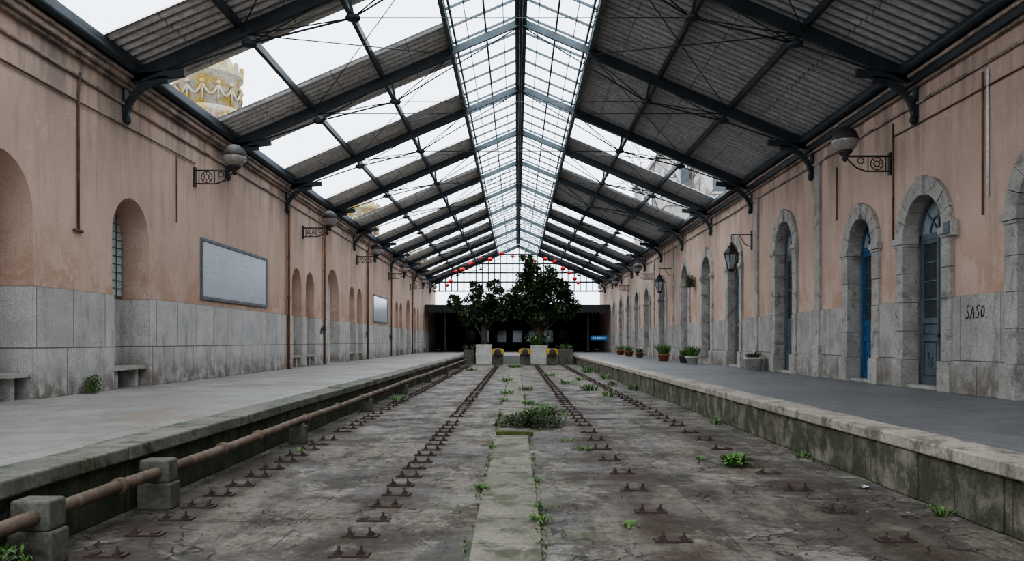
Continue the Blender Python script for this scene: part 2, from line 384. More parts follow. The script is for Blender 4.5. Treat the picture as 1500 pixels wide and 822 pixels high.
def dado(name,x,sg,ops,zt,k,pl,y0,y1):
    b=MB(); cur=y0; gaps=[]
    for o in sorted(ops,key=lambda o:o['yc']):
        e=o.get('edge',0); gaps.append((cur,o['yc']-o['hw']-e)); cur=o['yc']+o['hw']+e
    gaps.append((cur,y1))
    for a,c in gaps:
        if c-a<.05: continue
        b.box(x,x-sg*.05,a,c,PZ,zt,k)
        if pl: b.box(x,x-sg*.11,a,c,PZ,PZ+.55,k)
    return b.obj(name,.012)
dado('baseboard_left',XL,-1,lo,CZ+.96,'dadoL',False,YN,YF)
dado('baseboard_right',XR,1,A,CZ+.87,'stoneR',True,YN,YF)
for nm,x,sg in (('trim_cornice_left',XL,1),('trim_cornice_right',XR,-1)):
    b=MB()
    b.box(x,x+sg*.06,YN,YF,CZ+5.0,CZ+5.06,'cornice')
    b.box(x,x+sg*.10,YN,YF,CZ+5.36,CZ+5.44,'cornice')
    b.box(x,x+sg*.18,YN,YF,CZ+5.44,CZ+5.56,'cornice')
    b.box(x-sg*.9,x+sg*.24,YN,YF,CZ+5.56,CZ+5.64,'cornice')
    b.obj(nm,.02)
b=MB()
for y in (23.0,28.9,44.4,50.5): b.box(XR+.01,XR-.08,y-.17,y+.17,PZ+.5,CZ+5.0,'stone'); b.box(XR+.01,XR-.14,y-.25,y+.25,PZ,PZ+.9,'stone')
b.obj('trim_pilaster_right',.015)

b=MB(); xw=XL-.6; a=arch(17.75,.78,CZ+2.2)
b.add([(xw+.01,17.75-.78,CZ+1.0),(xw+.01,17.75+.78,CZ+1.0)]+[(xw+.01,p,q) for p,q in reversed(a)],[tuple(range(2+len(a)))],'gblock')
for i in range(7):
    y=17.75-.78+.26*i; h=CZ+2.2+math.sqrt(max(0,.78**2-(y-17.75)**2)); b.box(xw,xw+.03,y-.01,y+.01,CZ+1.0,h,'frame')
for i in range(12):
    z=CZ+1.0+.18*i; hw=.78 if z<CZ+2.2 else math.sqrt(max(0,.78**2-(z-CZ-2.2)**2))
    b.box(xw,xw+.03,17.75-hw,17.75+hw,z-.01,z+.01,'frame')
b.obj('window_1')
def tpanel(y0,y1,z0,z1):
    b=MB(); x=XL+.002
    b.box(x,x+.03,y0,y1,z0,z1,'tile')
    w=.09
    for (a,c,d,e) in ((y0-w,y1+w,z0-w,z0),(y0-w,y1+w,z1,z1+w),(y0-w,y0,z0,z1),(y1,y1+w,z0,z1)): b.box(x,x+.05,a,c,d,e,'frame')
    b.obj('azulejo_tile_panel',.006)
tpanel(21.7,27.2,CZ+1.2,CZ+2.66); tpanel(47.6,52.6,CZ+1.2,CZ+2.66)

def surround(o):
    b=MB(); yc,hw,zs=o['yc'],o['hw'],o['zs']; w=.34; x0=XR-.09; x1=XR+.24
    for i in range(9):
        sub=3; j=U(-.01,.01)
        t0,t1=math.pi*i/9+.006,math.pi*(i+1)/9-.006
        for k_ in range(sub):
            ta=t0+(t1-t0)*k_/sub; tb=t0+(t1-t0)*(k_+1)/sub
            P=[(yc-(hw-.02)*math.cos(ta),zs+(hw-.02)*math.sin(ta)),(yc-(hw-.02)*math.cos(tb),zs+(hw-.02)*math.sin(tb)),
               (yc-(hw+w)*math.cos(tb),zs+(hw+w)*math.sin(tb)),(yc-(hw+w)*math.cos(ta),zs+(hw+w)*math.sin(ta))]
            vs=[(x0+j,p,q) for p,q in P]+[(x1,p,q) for p,q in P]
            b.add(vs,[(3,2,1,0),(0,1,5,4),(2,3,7,6)]+([(3,0,4,7)] if k_==0 else [])+([(1,2,6,5)] if k_==sub-1 else []),'stone')
    for s in (-1,1):
        y0,y1=sorted((yc+s*(hw-.02),yc+s*(hw+w)))
        z=PZ+.6
        while z<zs-.15:
            z2=min(z+.62,zs-.13)
            if zs-.13-z2<.2: z2=zs-.13
            b.box(x0+U(-.006,.006),x1,y0,y1,z+.004,z2-.004,'stone'); z=z2
        b.box(x0-.05,x1,y0-.05,y1+.05,zs-.14,zs-.0,'stone')
        b.box(x0-.02,x1,y0-.02,y1+.02,zs-.2,zs-.14,'stone')
        b.box(x0-.06,x1,y0-.04,y1+.06,PZ,PZ+.6,'stone')
    b.box(x0-.05,x1,yc-.13,yc+.13,zs+hw-.04,zs+hw+w+.03,'stone')
    b.box(XR-.02,XR+.58,yc-hw,yc+hw,PZ,PZ+.07,'stone')
    return b.obj('trim_door_surround',.01)
dn=0
def door(o):
    global dn; dn+=1
    b=MB(); yc,hw,zs=o['yc'],o['hw']-.02,o['zs']; c=o['c']; x=XR+.27
    lt=zs-.08 if o['kind']==1 else zs-.28
    z0=PZ+.07
    b.box(x,x+.06,yc-hw,yc+hw,lt,lt+.12,c)
    for s in (-1,1): 
        y0,y1=sorted((yc+s*hw,yc+s*(hw-.07))); b.box(x,x+.06,y0,y1,z0,zs,c)
    a=arch(yc,hw,zs); ai=arch(yc,hw-.07,zs)
    for i in range(len(a)-1):
        P=[ai[i],ai[i+1],a[i+1],a[i]]
        b.add([(x,p,q) for p,q in P]+[(x+.06,p,q) for p,q in P],[(3,2,1,0),(0,1,5,4),(4,5,6,7)],c)
    b.add([(x+.04,yc-hw,lt),(x+.04,yc+hw,lt)]+[(x+.04,p,q) for p,q in reversed(a)],[tuple(range(2+len(a)))],'lglass')
    for t in (45,90,135):
        t=math.radians(t); b.beam((x+.02,yc,zs+.05),(x+.02,yc+math.cos(t)*(hw-.05),zs+math.sin(t)*(hw-.05)),.035,.035,c)
    m=arch(yc,hw*.45,zs+.03,n=10)
    for p,q in zip(m,m[1:]): b.beam((x+.02,)+p,(x+.02,)+q,.03,.03,c)
    for s in (-1,1):
        ya,yb=sorted((yc+s*.006,yc+s*(hw-.07))); W=yb-ya; xx=x+.015; H=lt-z0
        b.box(xx+.035,xx+.055,ya,yb,z0,lt,c)
        st=.085
        b.box(xx,xx+.04,ya,ya+st,z0,lt,c); b.box(xx,xx+.04,yb-st,yb,z0,lt,c)
        zz=[z0,z0+.16,z0+H*.30,z0+H*.345,z0+H*.42,z0+H*.46,lt-.09,lt]
        for i in (0,2,4,6): b.box(xx,xx+.04,ya+st,yb-st,zz[i],zz[i+1],c)
        b.box(xx+.012,xx+.036,ya+st+.05,yb-st-.05,zz[1]+.05,zz[2]-.05,c)
        cy=(ya+yb)/2; cz=(zz[1]+zz[2])/2
        for r in (.13,.07):
            pts=[(xx+.008,cy+r*.75*math.cos(t*math.pi/6),cz+r*1.3*math.sin(t*math.pi/6)) for t in range(13)]
            b.tube(pts,.012,c,5)
        b.box(xx+.015,xx+.036,ya+st+.03,yb-st-.03,zz[3]+.02,zz[4]-.02,c)
        b.box(xx+.028,xx+.034,ya+st,yb-st,zz[5],zz[6],'dglass')
        for i in (1,2,3): z=zz[5]+(zz[6]-zz[5])*i/4; b.box(xx+.01,xx+.036,ya+st,yb-st,z-.012,z+.012,c)
    b.box(x-.01,x+.03,yc-.03,yc+.03,z0,lt,c)
    b.sphere((x-.03,yc-.07,z0+1.05),.03,'iron',8)
    b.obj('door_%d'%dn)
for o in sorted(A,key=lambda o:o['yc']): surround(o); door(o)

# ------------------------------------------------------------------ roof
trs=[-0.9+6.1*k for k in range(-1,14)]
b=MB(); bb=MB()
Zb=lambda x,d: zr(x)-d
for y in trs:
    for s in (-1,1):
        E=CX+s*8.3
        b.beam((E,y,Zb(E,.28)),(CX+s*2,y,Zb(CX+s*2,.28)),.11,.27,'steel')
        bb.beam((CX+s*2,y,Zb(CX+s*2,.24)),(CX,y,Zb(CX,.24)),.10,.20,'steelb')
        n1=(CX+s*5.8,y,Zb(CX+s*5.8,.62)); n2=(CX+s*3.6,y,Zb(CX+s*3.6,1.0))
        for nn in (n1,n2):
            b.lathe((nn[0],nn[1],nn[2]-.08),[(.02,0),(.14,.03),(.17,.08),(.14,.13),(.02,.16)],'steel',10)
            b.beam((nn[0],y,nn[2]),(nn[0]+s*.12,y,Zb(nn[0],.3)),.07,.05,'steel')
        e=(CX+s*8.1,y,Zb(CX+s*8.1,.42))
        for p,q,r in ((e,n1,.024),(n1,n2,.024),(n2,(CX,y,Zb(CX,.35)),.02),(n1,(CX+s*3.8,y,Zb(CX+s*3.8,.35)),.016),(n2,(CX+s*6.1,y,Zb(CX+s*6.1,.35)),.016),(n2,(CX+s*2,y,Zb(CX+s*2,.35)),.016)):
            b.tube([p,q],r,'steel',5)
    b.tube([(CX-3.6,y,Zb(CX-3.6,1.0)),(CX+3.6,y,Zb(CX+3.6,1.0))],.014,'steel',5)
    if y<74:
        for s in (-1,1):
            for xa,xb in ((2,6),(6,2)):
                b.tube([(CX+s*xa,y,Zb(CX+s*xa,.32)),(CX+s*xb,y+6.1,Zb(CX+s*xb,.32))],.014,'steel',4)
            n1=(CX+s*3.6,y,Zb(CX+s*3.6,1.0))
            b.tube([n1,(CX+s*3.9,y+2.2,Zb(CX+s*3.9,.2))],.014,'steel',4)
            b.tube([n1,(CX+s*3.9,y-2.2,Zb(CX+s*3.9,.2))],.014,'steel',4)
y0,y1=trs[0]-.6,trs[-1]+.6
for s in (-1,1):
    for dx,w,h,k in ((8.15,.12,.2,'steel'),(6.02,.10,.17,'steel'),(3.97,.10,.17,'steel'),(2.0,.12,.24,'steelb')):
        x=CX+s*dx; b.beam((x,y0,Zb(x,.12)),(x,y1,Zb(x,.12)),w,h,k)
    for dx in (1.0,):
        x=CX+s*dx; bb.beam((x,y0,Zb(x,.08)),(x,y1,Zb(x,.08)),.05,.08,'steelb')
    for dx in (.5,1.5):
        x=CX+s*dx; bb.beam((x,y0,Zb(x,.05)),(x,y1,Zb(x,.05)),.022,.03,'steelb')
    bb.beam((CX+s*1.86,y0,Zb(CX+s*1.9,.02)),(CX+s*1.86,y1,Zb(CX+s*1.9,.02)),.05,.1,'steelb')
    y=trs[0]
    while y<y1:
        bb.beam((CX+s*2.0,y,Zb(CX+s*2,.03)),(CX,y,Zb(CX,.03)),.045,.06,'steelb'); y+=1.22
bb.beam((CX-.13,y0,Zb(CX,.2)),(CX-.13,y1,Zb(CX,.2)),.07,.26,'steelb')
bb.beam((CX+.13,y0,Zb(CX,.2)),(CX+.13,y1,Zb(CX,.2)),.07,.26,'steelb')
bb.beam((CX,y0,Zb(CX,.0)),(CX,y1,Zb(CX,.0)),.34,.06,'steelb')
bb.tube([(CX,y0,Zb(CX,.42)),(CX,y1,Zb(CX,.42))],.05,'iron',8)
for x,s in ((XL+.14,-1),(XR-.16,1)):
    b.box(x-.09,x+.09,y0,y1,CZ+5.64,CZ+5.70,'steel')
    b.box(x-.025,x+.025,y0,y1,CZ+5.42 if s>0 else CZ+5.66,CZ+5.84,'steel')
    b.tube([(x+s*-.16,y0,CZ+5.74),(x+s*-.16,y1,CZ+5.74)],.09,'steel',10)
for y in trs:
    for x,s in ((XL,1),(XR,-1)):
        b.box(x,x+s*.06,y-.08,y+.08,CZ+4.72,CZ+5.6,'steel')
        pts=[(x+s*(.05+.9*(1-math.cos(t*math.pi/16))),y,CZ+4.74+.82*math.sin(t*math.pi/16)) for t in range(9)]
        for p,q in zip(pts,pts[1:]): b.beam(p,q,.11,.13,'steel')
        b.lathe((x+s*.08,y,CZ+4.70),[(.03,-.10),(.08,-.03),(.07,.06),(.02,.1)],'steel',8)
        b.beam((x,y,CZ+5.56),(x+s*1.3,y,CZ+5.70),.11,.16,'steel')
b.obj('roof_truss_frame'); bb.obj('roof_skylight_frame')
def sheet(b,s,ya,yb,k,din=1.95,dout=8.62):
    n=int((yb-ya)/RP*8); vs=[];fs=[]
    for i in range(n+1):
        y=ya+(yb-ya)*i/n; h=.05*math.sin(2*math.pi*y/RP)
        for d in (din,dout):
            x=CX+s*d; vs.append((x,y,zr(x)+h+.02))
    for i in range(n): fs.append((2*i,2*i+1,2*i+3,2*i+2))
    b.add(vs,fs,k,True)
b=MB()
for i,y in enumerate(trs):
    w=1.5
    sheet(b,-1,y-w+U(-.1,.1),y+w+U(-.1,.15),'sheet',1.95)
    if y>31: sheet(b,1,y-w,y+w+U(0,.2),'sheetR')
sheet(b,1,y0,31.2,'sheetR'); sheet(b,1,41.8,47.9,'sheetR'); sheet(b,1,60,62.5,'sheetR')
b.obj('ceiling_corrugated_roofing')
b=MB()
def leafcard(b,p,d,L,W,k):
    d=d.normalized(); s=d.cross(Vector((U(-.4,.4),U(-.4,.4),1))).normalized()*W/2; n=s.cross(d).normalized()*(W*.15)
    m=p+d*L*.5
    b.add([p,m+s+n,p+d*L,m-s+n,m],[(0,1,4),(1,2,4),(2,3,4),(3,0,4)],k)
for y in (15.5,18.4,21,24.6,28.5,30,36,41,46,52):
    for s in (-1,0,1):
        if R()<.6:
            x=CX+s*(1.95 if s else .2)
            for j in range(35): leafcard(b,Vector((x+U(-.12,.12),y+U(-.5,.5),Zb(x,U(.05,.35)))),Vector((U(-1,1),U(-1,1),U(-1,.6))),U(.06,.16),.04,'leaf3')
b.obj('ridge_weeds')

# ------------------------------------------------------------------ gable screen
b=MB(); yg=80.2; zb=CZ+4.9
for x in [CX-8.3+.6*i for i in range(29)]:
    if zr(x)-.1>zb: b.box(x-.05,x+.05,yg-.04,yg+.04,zb,zr(x)-.1,'steel')
for z in (zb,zb+.9,zb+1.8,zb+2.7,zb+3.6):
    hw=min(8.3,(CZ+9.4-z)/.425); b.box(CX-hw,CX+hw,yg-.06,yg+.06,z-.07,z+.07,'steel')
for s in (-1,1): b.beam((CX+s*8.5,yg,zr(CX+s*8.5)-.1),(CX,yg,zr(CX)-.1),.15,.3,'steel')
b.obj('window_gable_screen')
b=MB()
for i in range(17):
    t=math.radians(12+156*i/16); x=CX-.5+6.2*math.cos(t); z=CZ+4.6+3.3*math.sin(t)+U(-.35,.3); y=76
    r=U(.14,.27); b.sphere((x,y,z),r,'red',8,.85); b.tube([(x,y,z+r*.7),(x,y,zr(x)-.3)],.008,'iron',4)
b.obj('red_paper_lanterns')

# ------------------------------------------------------------------ concourse
b=MB()
zc=CZ+2.95
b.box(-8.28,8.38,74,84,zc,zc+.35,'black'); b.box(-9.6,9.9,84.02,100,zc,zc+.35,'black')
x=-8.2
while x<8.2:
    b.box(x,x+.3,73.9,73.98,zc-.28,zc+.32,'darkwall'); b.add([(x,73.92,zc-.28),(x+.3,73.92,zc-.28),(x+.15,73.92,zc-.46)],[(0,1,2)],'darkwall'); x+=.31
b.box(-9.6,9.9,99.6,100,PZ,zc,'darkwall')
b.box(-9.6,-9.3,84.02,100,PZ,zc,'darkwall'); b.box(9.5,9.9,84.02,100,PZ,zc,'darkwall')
for x in (-6.5,-2.8,2.8,6.5):
    for y in (74.5,86): b.lathe((x,y,PZ),[(.16,0),(.16,.3),(.10,.4),(.09,zc-PZ-.3),(.2,zc-PZ)],'darkwall',10)
for i in range(9):
    xx=-8.2+1.9*i; b.box(xx,xx+1.3,99.5,99.59,PZ+.1,PZ+2.4,'frame'); b.box(xx+.1,xx+1.2,99.46,99.5,PZ+.9,PZ+2.3,'dglass'); b.box(xx,xx+1.3,99.48,99.59,PZ+2.45,PZ+2.55,'frame')
b.obj('concourse_canopy')
b=MB(); b.box(6.6,8.1,73.3,73.36,CZ+.1,CZ+.5,'blsign')
for i in range(6): b.box(6.8+.2*i,6.9+.2*i,73.28,73.3,CZ+.24,CZ+.36,'paper')
b.tube([(6.8,73.33,CZ+.5),(6.8,73.33,CZ+2.9)],.02,'iron',6); b.tube([(7.9,73.33,CZ+.5),(7.9,73.33,CZ+2.9)],.02,'iron',6); b.obj('platform_sign')

# ------------------------------------------------------------------ buffers, planters, trees
for x in (-1.28,.55,2.4):
    b=MB(); y=55.6
    b.box(x-.35,x+.35,y,y+.9,0,.85,'block'); b.box(x-.42,x+.42,y-.1,y,.72,1.05,'yellow')
    b.tube([(x,y-.1,.86),(x,y-.5,.86)],.10,'iron',10); b.tube([(x,y-.5,.86),(x,y-.56,.86)],.24,'iron',14)
    b.box(x-.3,x+.3,y+.02,y+.5,1.05,1.12,'yellow')
    b.obj('buffer_stop',.02)
for x0,x1,h in ((-3.7,-2.95,1.0),(-2.85,-1.75,1.4),(.95,2.15,1.35),(2.9,3.95,1.05)):
    b=MB(); y0p=57.0
    b.box(x0,x1,y0p,y0p+.12,0,h,'white' if h>1.3 else 'block'); b.box(x0,x1,y0p+1.4,y0p+1.52,0,h,'block')
    b.box(x0,x0+.12,y0p+.12,y0p+1.4,0,h,'block'); b.box(x1-.12,x1,y0p+.12,y0p+1.4,0,h,'block')
    b.box(x0+.12,x1-.12,y0p+.12,y0p+1.4,.3,h-.1,'ground'); b.obj('concrete_planter',.02)
def rv():
    while True:
        v=Vector((U(-1,1),U(-1,1),U(-1,1)))
        if .1<v.length<1: return v
def tree(x,y,zb,blobs,n,L,name='ornamental_tree'):
    b=MB()
    for c,r in blobs:
        c=Vector(c); mid=Vector((x+(c.x-x)*.25+U(-.1,.1),y,zb+(c.z-zb)*.5))
        b.tube([(x+U(-.06,.06),y,zb-.4),(x,y,zb+.4),mid,c],.05,'bark',6,radii=[.10,.08,.05,.02])
        for i in range(5): b.tube([c,c+rv()*r],.015,'bark',4)
    tot=sum(r**2 for c,r in blobs)
    for c,r in blobs:
        c=Vector(c)
        subs=[rv() for _ in range(int(9*r)+3)]
        for i in range(int(n*r*r/tot)):
            v=random.choice(subs)*.85+rv()*.42; v*=r
            p=c+Vector((v.x,v.y,v.z*.9))
            d=v.normalized()+rv()*.9+Vector((0,0,-.3)); leafcard(b,p,d,L*U(.7,1.3),L*.5,'leaf')
    b.obj(name)
c=CZ
tree(1.6,58,1.3,[((1.7,58,c+3.0),1.45),((.1,58,c+3.2),.95),((3.2,57.8,c+2.8),1.0),((1.4,58.3,c+4.2),1.1),((1.0,58,c+5.2),.65),((2.4,57.6,c+4.6),.75),((0,57.6,c+2.2),.7),((3.5,58,c+2.0),.65),((1.7,57.4,c+2.0),.75),((3.1,58,c+3.7),.65),((-.7,58,c+2.7),.5),((.8,58,c+5.8),.4),((.4,58,c+4.4),.6),((4.1,58,c+2.6),.45)],11500,.30)
tree(-2.4,58,1.4,[((-2.5,58,c+2.9),.95),((-3.8,57.8,c+2.5),.75),((-1.4,58.2,c+3.0),.8),((-2.4,58,c+2.0),.75),((-3.5,58,c+1.7),.6),((-4.5,58,c+2.8),.45),((-1.5,58,c+3.9),.5),((-2.8,57.8,c+3.7),.45),((-1.1,57.6,c+2.1),.6)],5500,.28)
def weed(name,x,y,z,r,h,n,k='leaf2',W=.03,L=None):
    b=MB()
    for i in range(n):
        t=U(0,6.283); q=r*math.sqrt(R())*.55; p=Vector((x+q*math.cos(t),y+q*math.sin(t),z))
        d=Vector((math.cos(t)*U(.3,1),math.sin(t)*U(.3,1),U(.4,1.2))).normalized()
        l=(L or h)*U(.6,1.15); w=W*U(.7,1.3)
        s=d.cross(Vector((0,0,1))).normalized()*w/2
        p1=p+d*l*.5; p2=p1+(d+Vector((0,0,-.45)))*l*.3; p3=p2+(d+Vector((0,0,-1.1)))*l*.22
        for q_ in (p1,p2,p3): q_.z=max(q_.z,z+.004)
        b.add([p-s*.4,p+s*.4,p1+s,p1-s,p2+s*.8,p2-s*.8,p3],[(0,1,2,3),(3,2,4,5),(5,4,6)],k)
    return b.obj(name)
def bushy(name,x,y,z,rx,ry,h,n,k,L=.06):
    b=MB()
    for i in range(max(6,n//18)):
        t=U(0,6.283); q=math.sqrt(R()); b.tube([(x,y,z),(x+rx*.5*q*math.cos(t),y+ry*.5*q*math.sin(t),z+h*.6),(x+rx*q*math.cos(t),y+ry*q*math.sin(t),z+h*U(.5,.9))],.004,'bark',4)
    for i in range(n):
        t=U(0,6.283); q=math.sqrt(R()); q*=(.75+.35*math.sin(3*t+x)*math.sin(5*t)); hh=h*(1-.7*q*q)
        p=Vector((x+rx*q*math.cos(t),y+ry*q*math.sin(t),z+.02+hh*R()))
        leafcard(b,p,rv()+Vector((0,0,.25)),L*U(.7,1.4),L*.5,k)
    return b.obj(name)
weed('potted_palm',1.5,57.5,1.25,.5,1.5,90,'leaf2',.10); weed('potted_palm',-3.3,57.7,.9,.4,.8,50,'leaf3',.06); weed('potted_palm',3.4,57.7,.95,.4,.8,50,'leaf2',.06)
bushy('scrub_weed',.22,15.4,0,.68,.55,.26,1700,'leaf3',.06)
bushy('scrub_weed',.55,16.4,0,.55,.5,.34,1000,'leaf2',.06)
b=MB(); b.box(-.35,.28,14.0,14.35,.012,.075,'moss'); b.box(-.30,.22,14.02,14.33,.07,.085,'block'); b.obj('mossy_stone_slab',.02)
weed('weed_tuft',2.85,10.7,0,.22,.26,55,W=.06)
for (x,y,r,h,n) in ((-.38,8.9,.12,.12,25),(.22,7.3,.1,.16,26),(.22,7.9,.06,.1,12),(.98,7.15,.1,.1,18),(3.95,7.6,.12,.15,26),(3.95,11.4,.14,.16,26),(-3.2,22,.22,.35,45),(-.1,50,.9,.4,130),
     (2.4,27,.5,.35,90),(1.9,31,.4,.3,60),(2.6,34,.4,.3,60),(-.38,22,.2,.2,30),(-.3,25,.3,.25,45),(.3,21,.3,.2,50),(.28,27,.4,.25,60),(-.4,33,.4,.3,60),(3.6,42,.5,.6,80),(2.7,24,.3,.3,50),
     (1.0,12.2,.25,.10,40),(.3,18,.2,.18,40),(-.37,12.4,.08,.1,16),(2.5,11.2,.1,.1,14),(-3.2,12,.1,.12,16),(.8,13.2,.15,.1,20),(3.5,30,.3,.3,40),(-2.5,45,.6,.3,60),
     (-.37,17.5,.12,.15,24),(.24,9.4,.06,.1,12),(3.9,16,.14,.2,26),(3.85,27,.3,.3,40),(3.8,35,.4,.4,60),(1.5,38,.5,.3,60)):
    weed('weed_tuft',x,y,0,r,h,n,W=.022 if h<.2 else .03)
b=MB()
for i in range(300):
    s=random.choice((-.375,-.375,.215,.215,3.98,-3.55)); y=U(5,40) if R()<.8 else U(5,12); x=s+U(-.02,.02); 
    for j in range(5):
        leafcard(b,Vector((x+U(-.03,.03),y+U(-.08,.08),.006)),Vector((U(-1,1),U(-1,1),U(.3,1))),U(.025,.055),.018,'leaf2' if R()<.5 else 'leaf3')
b.obj('joint_moss_sprigs')
b=MB()
for i in range(900):
    x=U(-3.5,4.0); y=5+40*R()**1.6; leafcard(b,Vector((x,y,.008)),Vector((U(-1,1),U(-1,1),U(0,.25))),U(.02,.05),.022,random.choice(('bark','rust','block','copR')))
b.obj('fallen_leaves')
bushy('weed_bush',-3.45,5.25,0,.28,.45,.30,900,'leaf2',.05)
bushy('weed_bush',-8.12,15.7,PZ,.16,.3,.34,350,'leaf2',.06)
def pot(x,y,r,h,k,ph,n,kind='leaf2'):
    b=MB(); z=PZ
    b.lathe((x,y,z),[(r*.7,0),(r*.95,h*.85),(r*1.08,h*.86),(r*1.08,h),(r*.9,h),(r*.88,h*.9)],k,16)
    for i in range(n):
        t=U(0,6.283); q=r*math.sqrt(R())*.7; p=Vector((x+q*math.cos(t),y+q*math.sin(t),z+h*.88))
        d=Vector((math.cos(t)*U(.1,.9),math.sin(t)*U(.1,.9),U(.5,1.3))).normalized(); l=ph*U(.5,1.1); w=.05
        s=d.cross(Vector((0,0,1))).normalized()*w/2; p1=p+d*l*.5; p2=p1+(d+Vector((0,0,-.4)))*l*.4
        b.add([p-s*.3,p+s*.3,p1+s,p1-s,p2],[(0,1,2,3),(3,2,4)],kind)
    b.obj('potted_plant')
pot(8.0,27.6,.32,.46,'white',.35,80,'leaf3'); pot(7.5,35,.3,.35,'white',.75,110); pot(7.35,41,.3,.35,'terra',.9,120); pot(7.7,37.5,.3,.35,'block',.5,70); 
pot(7.5,50,.25,.3,'terra',.5,60); pot(7.4,54,.3,.35,'terra',.6,60); pot(7.6,60,.3,.35,'terra',.6,60)
bushy('hanging_basket_fern',8.25,39.0,CZ+2.55,.3,.4,.6,500,'leaf3',.1)
b=MB(); 
for i in range(6): b.add([(3.82+U(-.09,.09),9.05+U(-.09,.09),.005+U(0,.03)) for _ in range(4)],[(0,1,2,3)],'paper')
b.obj('crumpled_paper')

# ------------------------------------------------------------------ lamps
def globe_lamp(xw,s,y,z,L=1.0):
    b=MB()
    b.box(xw,xw+s*.05,y-.06,y+.06,z-.42,z+.08,'iron')
    b.tube([(xw,y,z),(xw+s*L,y,z)],.022,'iron',8)
    b.tube([(xw,y,z-.34),(xw+s*.55*L,y,z-.34)],.018,'iron',8)
    b.tube([(xw+s*.55*L,y,z-.34),(xw+s*.75*L,y,z-.26),(xw+s*.9*L,y,z-.12),(xw+s*L,y,z)],.018,'iron',8)
    for f in (.12,.5): b.tube([(xw+s*f*L,y,z),(xw+s*f*L,y,z-.34)],.014,'iron',6)
    def ring(cx,cz,r): b.tube([(cx+r*math.cos(t*math.pi/8),y,cz+r*math.sin(t*math.pi/8)) for t in range(17)],.012,'iron',5)
    ring(xw+s*.31*L,z-.17,.14); ring(xw+s*.31*L,z-.17,.06)
    for t in range(8):
        a=t*math.pi/4; b.tube([(xw+s*.31*L+.05*math.cos(a),y,z-.17+.05*math.sin(a)),(xw+s*.31*L+.15*math.cos(a),y,z-.17+.15*math.sin(a))],.009,'iron',4)
    ring(xw+s*.66*L,z-.10,.07)
    gx=xw+s*L
    b.lathe((gx,y,z),[(.03,-.12),(.07,-.05),(.05,0),(.14,.06),(.17,.12)],'iron',16)
    b.sphere((gx,y,z+.36),.29,'globe',18)
    b.lathe((gx,y,z+.36),[(.292,.0),(.30,.02),(.255,.17),(.14,.28),(.04,.31)],'iron',20)
    b.obj('globe_wall_lamp')
for i in range(5): globe_lamp(XL,1,21.2+10.75*i,CZ+4.42,1.05)
globe_lamp(XR,-1,18.6,CZ+4.2,1.05); globe_lamp(XR,-1,51,CZ+4.2,1.0); globe_lamp(XR,-1,62,CZ+4.2,1.0)
def lantern(y,z):
    b=MB(); x=XR-.75
    b.box(XR,XR-.04,y-.05,y+.05,z+.3,z+1.0,'iron')
    b.tube([(XR,y,z+.85),(x,y,z+.85)],.02,'iron',6)
    b.tube([(XR,y,z+.4),(XR-.25,y,z+.5),(XR-.45,y,z+.82)],.015,'iron',6)
    b.tube([(x,y,z+.85),(x,y,z+.55)],.012,'iron',6)
    b.lathe((x,y,z),[(.05,-.5),(.13,-.42),(.13,-.38)],'iron',6,False)
    b.lathe((x,y,z),[(.12,-.38),(.24,.15)],'lglass',6,False)
    for j in range(6):
        t=j*math.pi/3; b.tube([(x+.125*math.cos(t),y+.125*math.sin(t),z-.38),(x+.25*math.cos(t),y+.25*math.sin(t),z+.15)],.016,'iron',5)
    b.lathe((x,y,z),[(.28,.13),(.29,.17),(.17,.33),(.12,.36),(.13,.42),(.05,.5),(.03,.58)],'iron',6,False)
    b.obj('hexagonal_wall_lantern')
lantern(29.6,CZ+3.0); lantern(44.5,CZ+3.1)

# ------------------------------------------------------------------ conduits
b=MB(); x=XL+.03
b.tube([(x,YN,CZ+4.55),(x,15.55,CZ+4.55)],.018,'pipe',6)
b.tube([(x+.04,15.55,CZ+5.1),(x,15.55,CZ+4.7),(x,15.55,CZ+2.1)],.026,'pipe',6)
b.tube([(x,15.55,CZ+4.55),(x,19.9,CZ+4.6),(x,21.2,CZ+4.6)],.014,'pipe',6)
b.tube([(x,20.05,CZ+4.55),(x,20.05,CZ+2.9)],.018,'pipe',6)
b.tube([(x,15.4,CZ+2.1),(x,15.7,CZ+2.1)],.03,'pipe',6)
b.obj('wall_conduit')
for y in (29.7,35.2,45.5,54,65):
    b=MB(); b.tube([(XL+.15,y,CZ+5.3),(XL+.1,y,CZ+5.0),(XL+.09,y,PZ)],.045,'rustpipe',8)
    for z in (1.2,2.6,4.0): b.lathe((XL+.09,y,PZ+z),[(.06,0),(.06,.06)],'rustpipe',8)
    b.obj('rusty_downpipe')
b=MB(); x=XR-.03
b.tube([(x,18.45,CZ+4.9),(x,18.45,CZ+2.2)],.022,'pipe',6); b.tube([(x,18.45,CZ+4.6),(x,12,CZ+4.6),(x,YN,CZ+4.62)],.014,'pipe',6)
b.tube([(x,21.7,CZ+4.6),(x,21.7,CZ+3.2)],.02,'pipe',6)
b.tube([(x,14.9,CZ+4.9),(x,14.9,CZ+2.3)],.02,'rustpipe',6); b.obj('wall_conduit')
b=MB(); b.tube([(x,14.73,CZ+4.9),(x,14.73,CZ+2.6)],.02,'paper',6); b.obj('white_cable_duct')
b=MB(); b.box(XR,XR-.16,15.75,16.0,CZ+2.05,CZ+2.35,'white'); b.box(XR-.16,XR-.19,15.78,15.97,CZ+2.08,CZ+2.32,'frame'); b.obj('wall_junction_box',.01)

